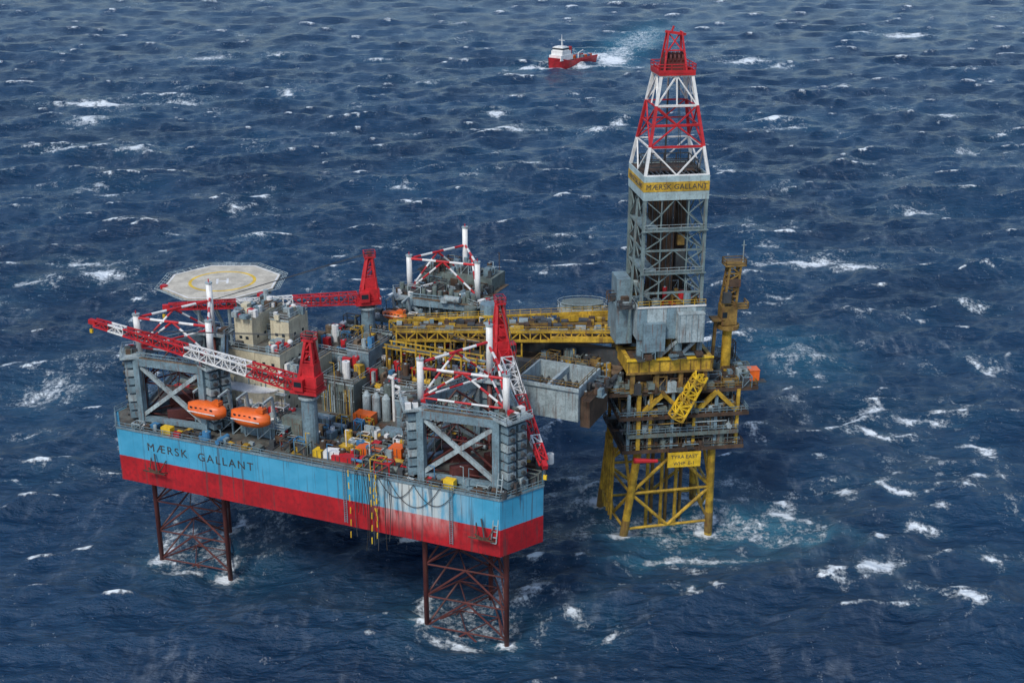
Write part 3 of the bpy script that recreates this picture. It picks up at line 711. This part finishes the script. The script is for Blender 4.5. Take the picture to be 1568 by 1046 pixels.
for i in range(14):
    for j in range(4):
        Dk.p('stood_back_pipe','brown' if (i+j)%3 else 'dgrey').beam((-3.0+i*.34,-.5+j*1.2,51.5),(-3.0+i*.34,-.5+j*1.2,U(76,78)),.15,6)
for i in range(8): Dk.p('stood_back_pipe','brown').beam((2.6+i*.3,3.2,51.5),(2.6+i*.3,3.2,77),.14,6)
Dk.p('travel_guide','dgrey').bb(-4.9,-4.4,3.8,4.2,51.5,77); Dk.p('travel_guide','dgrey').bb(.3,.6,4.6,4.9,51.5,97)
Dk.p('top_drive','dgrey').bb(2.2,4,-.4,.9,58,63); Dk.p('top_drive_block','ochre').bb(2.4,3.8,-.3,.8,64,66)
for sx in (2.7,3.3): Dk.p('travel_wires','dgrey').beam((sx,.2,66),(sx*.4,.2,98),.05)
Dk.p('inner_panel','dgrey').bb(-5.8,-3.6,5.6,5.9,51.5,75); Dk.p('inner_panel','dgrey').bb(3.2,5.6,5.6,5.9,51.5,75)
for zz in (60.2,68.9): Dk.p('inner_platform','grey').bb(-5.9,-3,-5.8,5.8,zz,zz+.15); Dk.p('inner_rail','lgrey').rail([(-6,-6.6),(6,-6.6)],zz,r=.04); Dk.p('outer_walkway','tower').bb(-6.6,6.6,-7.0,-6.5,zz-.2,zz)
for (a0,a1,b0,b1) in ((-6.5,6.5,-6.5,-6.3),(-6.5,6.5,6.3,6.5),(-6.5,-6.3,-6.29,6.29),(6.3,6.5,-6.29,6.29)):
    Dk.p('fingerboard_wind_wall','band').bb(a0,a1,b0,b1,74.9,79.6)
Dk.p('name_board','yellow').bb(-6.5,6.5,-6.56,-6.51,76.6,78.5); Dk.p('name_board','yellow').bb(-6.56,-6.51,-6.5,6.5,76.6,78.5)
text(Dk,'MÆRSK GALLANT',1.45,(0,-6.58,77.5),(math.radians(90),0,0),'dgrey','derrick_name_lettering',sp=1.05); text(Dk,'MÆRSK GALLANT',1.35,(-6.58,0,77.5),(math.radians(90),0,math.radians(-90)),'dgrey','derrick_side_lettering')
Dk.p('fingerboard_floor','brown').bb(-6.2,6.2,-1,6.2,79.2,79.4)
for i in range(12): Dk.p('fingers','dgrey').bb(-6+i,-5.7+i,-5,-1,79.2,79.4)
Dk.p('fingerboard_frames','dgrey').rail([(-5,-3),(5,-3),(5,4),(-5,4)],79.4,2.4,closed=True,r=.1)
def wz(z): return 6.2+(3.0-6.2)*(z-79.6)/(98.4-79.6)
ul=[79.6,85,89,92.6,98.2]; cols=['white','red','red','white']
for i in range(4):
    z0_,z1_=ul[i],ul[i+1]; w0,w1=wz(z0_),wz(z1_); mb=Dk.p('upper_tower_'+cols[i],cols[i])
    c0=[(-w0,-w0),(w0,-w0),(w0,w0),(-w0,w0)];c1=[(-w1,-w1),(w1,-w1),(w1,w1),(-w1,w1)]
    for k in range(4):
        kk=(k+1)%4; a=c0[k];b=c0[kk];c=c1[k];d=c1[kk]; m=((c[0]+d[0])/2,(c[1]+d[1])/2); m0=((a[0]+b[0])/2,(a[1]+b[1])/2)
        mb.beam((*a,z0_),(*c,z1_),.28); mb.beam((*c,z1_-.15),(*d,z1_-.15),.14)
        if i in (0,2): mb.beam((*c,z1_),(*m0,z0_+.1),.13); mb.beam((*d,z1_),(*m0,z0_+.1),.13)
        else: mb.beam((*a,z0_),(*m,z1_),.13); mb.beam((*b,z0_),(*m,z1_),.13)
        if i==3: mb.beam((*m,z1_-.2),(*m0,z0_),.12)
    mb.beam((*c0[0],z0_),(*c0[1],z0_),.2)
mb=Dk.p('crown_base','red'); mb.bb(-3.5,3.5,-3.5,3.5,98.2,98.6); mb.bb(-3.5,3.5,-3.55,-3.35,98.6,99.2); mb.bb(-3.55,-3.35,-3.3,3.5,98.6,99.2); mb.bb(3.35,3.55,-3.3,3.5,98.6,99.2); mb.bb(-3.3,3.3,3.35,3.55,98.6,99.2)
Dk.p('crown_block','dred').bb(-2.2,2.2,-1,1,98.6,101.0); 
for i in range(5): Dk.p('crown_sheaves','dred').beam((-1.8+i*.8,0,101.0),(-1.4+i*.8,0,101.0),1.2,16)
for sx in (-2.2,2.2):
    for sy in (-2,2): Dk.p('gin_pole','red').beam((sx,sy,98.6),(sx*.6,sy*.25,106),.16)
    Dk.p('gin_pole','red').beam((sx*.7,-1.2,102.5),(sx*.7,1.2,102.5),.12)
Dk.p('gin_pole','red').beam((-1.8,0,106),(2.2,0,105.4),.24); Dk.p('gin_pole','red').beam((-2,-1.5,101.8),(1.4,.5,105.8),.1); Dk.p('gin_pole','red').beam((2,-1.5,101.8),(-1.2,.5,105.8),.1);Dk.p('gin_pole','red').beam((-1.7,-1.2,102.6),(1.7,-1.2,102.6),.12)
Dk.p('gin_pole','red').beam((-.6,0,105.8),(-.2,0,107),.16)
Dk.p('crown_rail','red').rail([(-3.5,-3.5),(3.5,-3.5),(3.5,3.5),(-3.5,3.5)],99.2,closed=True,r=.07)
Dk.done()
# ---------------- ship
SV=Root('supply_vessel',(42,941,0),math.atan2(919-963,25.9-58.5))
mb=SV.p('ship_hull','red'); secs=[(-27,6.0,3.2),(-20,6.6,3.0),(0,6.7,3.2),(10,6.6,4.2),(18,5.0,6.2),(24,2.2,7.2),(27.5,.15,7.8)]
k=len(mb.v)
for (x,w_,zd) in secs: mb.v+=[(x,-w_,zd),(x-(1 if x>15 else 0),-w_*.8,-1.5),(x-(1 if x>15 else 0),w_*.8,-1.5),(x,w_,zd)]
for i in range(len(secs)-1):
    for j in range(3): mb.f.append((k+4*i+j,k+4*i+j+1,k+4*i+5+j,k+4*i+4+j))
    mb.f.append((k+4*i+3,k+4*i,k+4*i+4,k+4*i+7))
mb.f.append((k,k+3,k+2,k+1))
SV.p('aft_deck','deckb').bb(-26,3,-5.6,5.6,3.25,3.4)
SV.p('bulwark','red').bb(-26.5,4,-6.5,-6.2,3,4.6); SV.p('bulwark','red').bb(-26.5,4,6.2,6.5,3,4.6)
Wt=SV.p('superstructure','white'); Wt.bb(4,19,-5.2,5.2,4.5,8.2); Wt.bb(6,17,-4.8,4.8,8.2,11); Wt.bb(8,16,-4.4,4.4,11,13.5); Wt.bb(9,15,-3.6,3.6,13.5,14)
SV.p('bridge_windows','glass').bb(7.9,16.1,-4.5,4.5,11.9,12.9)
SV.p('funnel','red').bb(4.5,7,-4.5,-2.5,8,13.5);SV.p('funnel','red').bb(4.5,7,2.5,4.5,8,13.5)
SV.p('ship_mast','white').beam((11,0,14),(11,0,22),.35,8,.15); SV.p('ship_mast','white').beam((11,-2.5,18),(11,2.5,18),.15); SV.p('ship_mast','white').beam((9.5,0,14),(11,0,19),.2)
SV.p('fast_rescue_boat','orange').beam((-1,-5,5.4),(3,-5,5.4),.9,8,.4); SV.p('deck_crane','white').beam((-4,4.5,3.4),(-4,4.5,8),.35); SV.p('deck_crane','white').beam((-4,4.5,8),(-10,4.5,9.5),.25)
for i in range(7): SV.p('deck_cargo_ship',random.choice(['blue','orange','white','grey'])).box((-22+i*3,U(-3,3),4.4),(2.4,2.2,2))
SV.done()
# ------------------------------------------------------------------ SEA
rng=np.random.default_rng(5)
NR,NC=1200,1150
Y0,Y1=120.,30000.
iv=np.linspace(1/Y0,1/Y1,NR); Yr=1/iv; dY=np.gradient(Yr)
tx=np.linspace(-.72,.72,NC)
X=(Yr[:,None]*tx[None,:]).astype(np.float32); Y=np.repeat(Yr[:,None],NC,1).astype(np.float32)
sp=np.maximum(dY*.5,Yr*1.44/NC)[:,None].astype(np.float32)
Nw=130
lam=np.exp(rng.uniform(math.log(2.4),math.log(75),Nw)); th=rng.normal(0,.55,Nw)-math.pi/2+.18
ka=.040*np.where(lam>20,(20/lam)**.5,1)
ph=rng.uniform(0,6.283,Nw)
Z=np.zeros_like(X);DX=np.zeros_like(X);DYs=np.zeros_like(X);CP=np.zeros_like(X)
rows=Yr<3000; nr=int(rows.sum())
for i in range(Nw):
    k=2*math.pi/lam[i]; A_=ka[i]/k; cx_,cy_=math.cos(th[i]),math.sin(th[i])
    att=np.clip((lam[i]/sp[:nr]-1.8)/1.5,0,1)
    if att.max()<=0: continue
    nz=int((att[:,0]>0).sum())
    sl=slice(0,nz)
    p_=k*(cx_*X[sl]+cy_*Y[sl])+ph[i]
    c_=np.cos(p_);s_=np.sin(p_); a=att[sl]
    Z[sl]+=A_*c_*a; DX[sl]-=A_*s_*cx_*a; DYs[sl]-=A_*s_*cy_*a
    if lam[i]>5: CP[sl]+=ka[i]*c_*a
sd=CP[:nr].std(axis=1,keepdims=True)+1e-3
CPn=CP.copy(); CPn[:nr]=CP[:nr]/sd; 
def lown(seed,l0,l1,n=14):
    r=np.random.default_rng(seed); o=np.zeros_like(X)
    for i in range(n):
        l=r.uniform(l0,l1);t=r.uniform(0,6.28);k=6.283/l
        o+=np.cos(k*(X*math.cos(t)+Y*math.sin(t))+r.uniform(0,6.28))
    return o/math.sqrt(n/2)
pn=lown(3,25,110)
foam=np.clip((CPn-(1.85-.45*pn))/1.0,0,1)*.95
aer=np.zeros_like(X)
def warp(seed):
    r=np.random.default_rng(seed); o=np.zeros_like(X)
    for i in range(16):
        f=np.exp(r.uniform(math.log(.25),math.log(1.4))); t=r.uniform(0,6.28)
        o+=np.cos(f*(X*math.cos(t)+Y*math.sin(t))+r.uniform(0,6.28))/f*.33
    return o*.75
WX0=warp(21); WY0=warp(22)
crest=np.clip(.72+.22*CPn,.35,1.15)
def blob(x,y,rx,ry,s=1.,rot=0.,soft=1.,ae=0.,wf=1.,cm=1):
    c,s_=math.cos(rot),math.sin(rot)
    R_=3.2*max(rx,ry)+6
    i0,i1=np.searchsorted(Yr,[y-R_,y+R_]); 
    if i1<=i0: return
    q=slice(i0,i1)
    dx=X[q]+WX0[q]*wf-x;dy=Y[q]+WY0[q]*wf-y
    u=(dx*c+dy*s_)/rx; v=(-dx*s_+dy*c)/ry; rr=u*u+v*v
    e=np.exp(-rr**soft)*s
    if cm: e=e*crest[q]
    foam[q]=np.maximum(foam[q],e)
    if ae: aer[q]=np.maximum(aer[q],ae*np.exp(-rr/1.8))
caps=[(-246,776,30,6,.9,0),(-239,723,9,18,.75,0),(-200,780,14,5,.7,0),(-141,811,5,12,.9,.2),(-226,970,12,10,.9,0),(-180,985,9,7,.6,0),(-1,695,17,4,.95,.05),(-9,743,6,7,.95,0),(44,686,7,6,.95,.1),
(146,723,14,5,.9,-.1),(150,700,10,4,.7,0),(170,953,16,8,.9,0),(190,930,9,8,.8,0),(104,449,15,3.5,1,-.06),(122,440,9,3.5,.95,-.1),(96,500,4,4,.8,0),(-143,430,7,6,.8,.2),(-155,445,9,3,.8,0),(-165,420,6,3,.7,0),(-110,550,4.5,4,.95,0),(-128,326,8,8,.62,0),
(88,308,4.5,2.2,1,.5),(95,313,6.5,1.8,1,.05),(93,300,4,3,.98,0),(97,296,3.5,2,.9,-.3),(84,300,3,2,.9,.3),(107,306,8,1.5,.75,-.2),(61,254,2.3,3.8,.98,.2),(60,258,3,1.5,.9,.2),(134,345,2.6,3,1,0),(138,342,4,1.8,.8,-.3),
(10.8,214,2.2,2,.85,0),(16.6,206,1.6,2,.85,0),(75,231,2.2,2.6,.85,0),(79,233,1.6,1.2,.8,0),(101.6,235,3.6,1.4,.85,-.2),(89,249,2.2,1.3,.9,0),(87.5,268,4.5,1.5,.95,-.25),(90,266,2.5,2,.9,0),(114.5,290,3,1.8,.9,-.3),(76,268,2,1.6,.85,0),(334,1106,20,10,.95,0),(300,1120,12,8,.8,0),(250,737,7,4,.9,0),(225,760,6,3.5,.7,0),
(35,222,1.6,1.6,.8,0),(-230,640,8,5,.75,0),(-190,640,8,6,.7,0),(200,560,5,4,.8,0),(170,520,10,3.5,.7,0),(120,560,4,4,.8,0),(-100,480,5,4,.7,0),(60,720,5,4,.8,0),(-60,860,8,5,.8,0),(-100,960,9,5,.8,0),(230,640,6,5,.7,0),(260,680,5,4,.75,0),(150,400,3,3,.75,0),(180,420,4,3,.8,0),(96,470,3,3,.7,0),
(-170,400,4,2.5,.7,0),(-50,560,5,3,.75,0),(-190,560,6,3,.7,0),(-20,590,4,3,.65,0)]
for q in caps:
    x,y_,rx,ry,s,ro=q
    blob(x,y_,rx*1.15,ry*1.15,min(1.15,s*1.3),ro,1.,.25,1,0)
    blob(x+rx*.3,y_+ry*1.6,rx*1.8,ry*2.6,.50,ro,1.1,.12)
r2=np.random.default_rng(11)
for i in range(360):
    yy=1/r2.uniform(1/1500,1/215); xx=r2.uniform(-.45,.45)*yy; s=r2.uniform(.5,1.5)*(1+yy/420)
    if yy<260 and xx<20: continue
    blob(xx,yy,s*1.9,s,r2.uniform(.75,1.15),r2.normal(0,.25),.8,.12)
    if i%2: blob(xx,yy+s*2,s*2.8,s*3.4,.46,0,1.,.08)
def w2(a,b): return (RL[0]+a*math.cos(RPHI)-b*math.sin(RPHI),RL[1]+a*math.sin(RPHI)+b*math.cos(RPHI))
for ci,c in enumerate(LEGC):
    cw=w2(*c)
    for k in range(3):
        x,y_=w2(*chord(c,k)); blob(x,y_,2.8,2.0,1.2,0,1,.6,.25,0); blob(x+.5,y_+4,2.4,6,.75,0,1,.3,.5,0)
    blob(cw[0]-1,cw[1]+1,10,9,.58,0,2,.3,1,0)
    blob(cw[0]+9,cw[1]+7,6,14,.62,0,1.5,.2); blob(cw[0]-9.5,cw[1]+4,2.0,12,.8,0,1.5,.2,.6,0); blob(cw[0]-4,cw[1]-7,7,1.4,.85,-.3,1.5,.2,.6,0)
    blob(cw[0]+13,cw[1]+18,5,18,.56,.1,1.5,.15)
def pw(p,q): return (PO[0]+p*math.cos(PR)-q*math.sin(PR),PO[1]+p*math.sin(PR)+q*math.cos(PR))
for f in feet:
    x,y_=pw(*f); blob(x,y_,3.2,2.1,1.25,0,1,.9,.25,0); blob(x+1,y_+3,3,5,.8,0,1,.5,.5,0)
blob(34,250,13,9,.56,0,2,.7,1,0); blob(15,256,3.5,22,.72,0,1.5,.3); blob(9,272,9,18,.56,0,1.5,.2); blob(5,292,8,13,.54,.3,1.5,.2); blob(52,252,10,7,.62,0,1.5,.9,1,0); blob(60,246,10,3.0,.62,0,1.5,.8,1,0); blob(50,265,7,14,.56,0,1.5,.4); blob(38,236,16,1.8,.7,.1,1.5,.7,.7,0)
blob(84,353,12,18,.54,0,2,.45); blob(78,345,3.5,11,.66,.1,1.5,.4); blob(91,356,3,10,.75,.1,1.5,.3)
blob(26,918,18,5,1.4,0,1.5,.8,1,0); blob(14,924,18,8,1.3,0,1.5,.5,1,0); blob(64,930,34,6,1.0,0,1.5,.6,1,0); blob(74,962,14,26,1.1,0,1.5,1,1,0); blob(85,1010,14,50,.75,-.25,1.5,1.0,1,0); blob(104,1080,18,85,.6,-.25,1.5,1,1,0); blob(56,985,22,18,1.2,0,1.5,.9,1,0)
nv=NR*NC
co=np.stack([X+DX,Y+DYs,Z],-1).reshape(-1,3).astype(np.float32)
me=bpy.data.meshes.new('sea_surface'); 
idx=np.arange(nv,dtype=np.int32).reshape(NR,NC)
f=np.stack([idx[:-1,:-1],idx[:-1,1:],idx[1:,1:],idx[1:,:-1]],-1).reshape(-1,4)
me.vertices.add(nv); me.vertices.foreach_set('co',co.ravel())
nf=len(f); me.loops.add(nf*4); me.loops.foreach_set('vertex_index',f.ravel()); me.polygons.add(nf); me.polygons.foreach_set('loop_start',np.arange(0,nf*4,4,dtype=np.int32)); 
me.polygons.foreach_set('use_smooth',np.ones(nf,dtype=bool)); me.update(calc_edges=True)
for nm,arr in (('foam',foam),('aer',aer)):
    at=me.attributes.new(nm,'FLOAT','POINT'); at.data.foreach_set('value',arr.astype(np.float32).ravel())
def seamat():
    m,nt,b=new_mat('sea_water')
    g=nt.nodes.new('ShaderNodeNewGeometry').outputs['Position']
    fa=nt.nodes.new('ShaderNodeAttribute'); fa.attribute_name='foam'; ae=nt.nodes.new('ShaderNodeAttribute'); ae.attribute_name='aer'
    F=fa.outputs['Fac']; AE=ae.outputs['Fac']
    big=noise(nt,g,.012,4,.55)
    base=mix(nt,sstep(nt,big,.35,.65),(.0045,.026,.066),(.008,.042,.098))
    base=mix(nt,mathn(nt,'MULTIPLY',AE,.6),base,(.04,.24,.34))
    n1=noise(nt,g,1.0,6,.75); n2=noise(nt,g,.28,6,.72,(1,.6,1),(7,3,0))
    tex=mathn(nt,'ADD',mathn(nt,'MULTIPLY',n1,.5),mathn(nt,'MULTIPLY',n2,.5))
    d=mathn(nt,'SUBTRACT',mathn(nt,'ADD',F,mathn(nt,'MULTIPLY',tex,4.4)),2.56)
    dense=sstep(nt,d,.0,.66)
    s1=noise(nt,g,.40,5,.62,(1,.30,1)); s2=noise(nt,g,.10,4,.6,(1,.4,1),(40,9,0)); pm=sstep(nt,noise(nt,g,.022,4,.6,(1,.6,1)),.42,.66)
    st=mathn(nt,'MULTIPLY',sstep(nt,s1,.45,.75),sstep(nt,s2,.40,.66))
    faint=mathn(nt,'MULTIPLY',mathn(nt,'MULTIPLY',st,mathn(nt,'ADD',mathn(nt,'MULTIPLY',pm,.85),.15)),.18)
    foamf=mathn(nt,'MAXIMUM',dense,faint,clamp=True)
    col=mix(nt,foamf,base,(.80,.87,.91))
    nt.links.new(col,b.inputs['Base Color'])
    nt.links.new(mathn(nt,'ADD',.2,mathn(nt,'MULTIPLY',foamf,.6)),b.inputs['Roughness'])
    b.inputs['IOR'].default_value=1.38
    h=mathn(nt,'ADD',mathn(nt,'MULTIPLY',noise(nt,g,.30,8,.60,(.6,1.25,1)),2.1),mathn(nt,'MULTIPLY',foamf,.3))
    bp=nt.nodes.new('ShaderNodeBump'); bp.inputs['Strength'].default_value=1; bp.inputs['Distance'].default_value=1.0; nt.links.new(h,bp.inputs['Height'])
    nt.links.new(bp.outputs[0],b.inputs['Normal'])
    return m
me.materials.append(seamat())
sea=bpy.data.objects.new('sea',me); COL.objects.link(sea)
# ------------------------------------------------------------------ light, world, camera
w_=bpy.data.worlds.new('World'); scene.world=w_; w_.use_nodes=True; nt=w_.node_tree
bg=nt.nodes['Background']; sky=nt.nodes.new('ShaderNodeTexSky'); sky.sky_type='NISHITA'; sky.sun_disc=False
EL,AZ=math.radians(50),math.radians(208)
sky.sun_elevation=EL; sky.sun_rotation=AZ; sky.air_density=1.0; sky.dust_density=1.0; sky.ozone_density=3.0; sky.altitude=0
nt.links.new(sky.outputs[0],bg.inputs[0]); bg.inputs[1].default_value=.15
sl=bpy.data.lights.new('sun','SUN'); sl.energy=2.5; sl.angle=math.radians(14); sl.color=(1,.95,.86)
so=bpy.data.objects.new('sun',sl); COL.objects.link(so)
dv=Vector((math.sin(AZ)*math.cos(EL),math.cos(AZ)*math.cos(EL),math.sin(EL))); so.rotation_euler=dv.to_track_quat('Z','Y').to_euler()
cd=bpy.data.cameras.new('camera'); cd.sensor_width=36; cd.lens=1965.6/1568*36; cd.clip_end=60000; cd.clip_start=1
cam=bpy.data.objects.new('camera',cd); COL.objects.link(cam); cam.location=(0,0,135.67); cam.rotation_euler=(math.pi/2-.3558,0,0); scene.camera=cam
scene.view_settings.view_transform='Standard'; scene.view_settings.look='None'; scene.view_settings.exposure=0
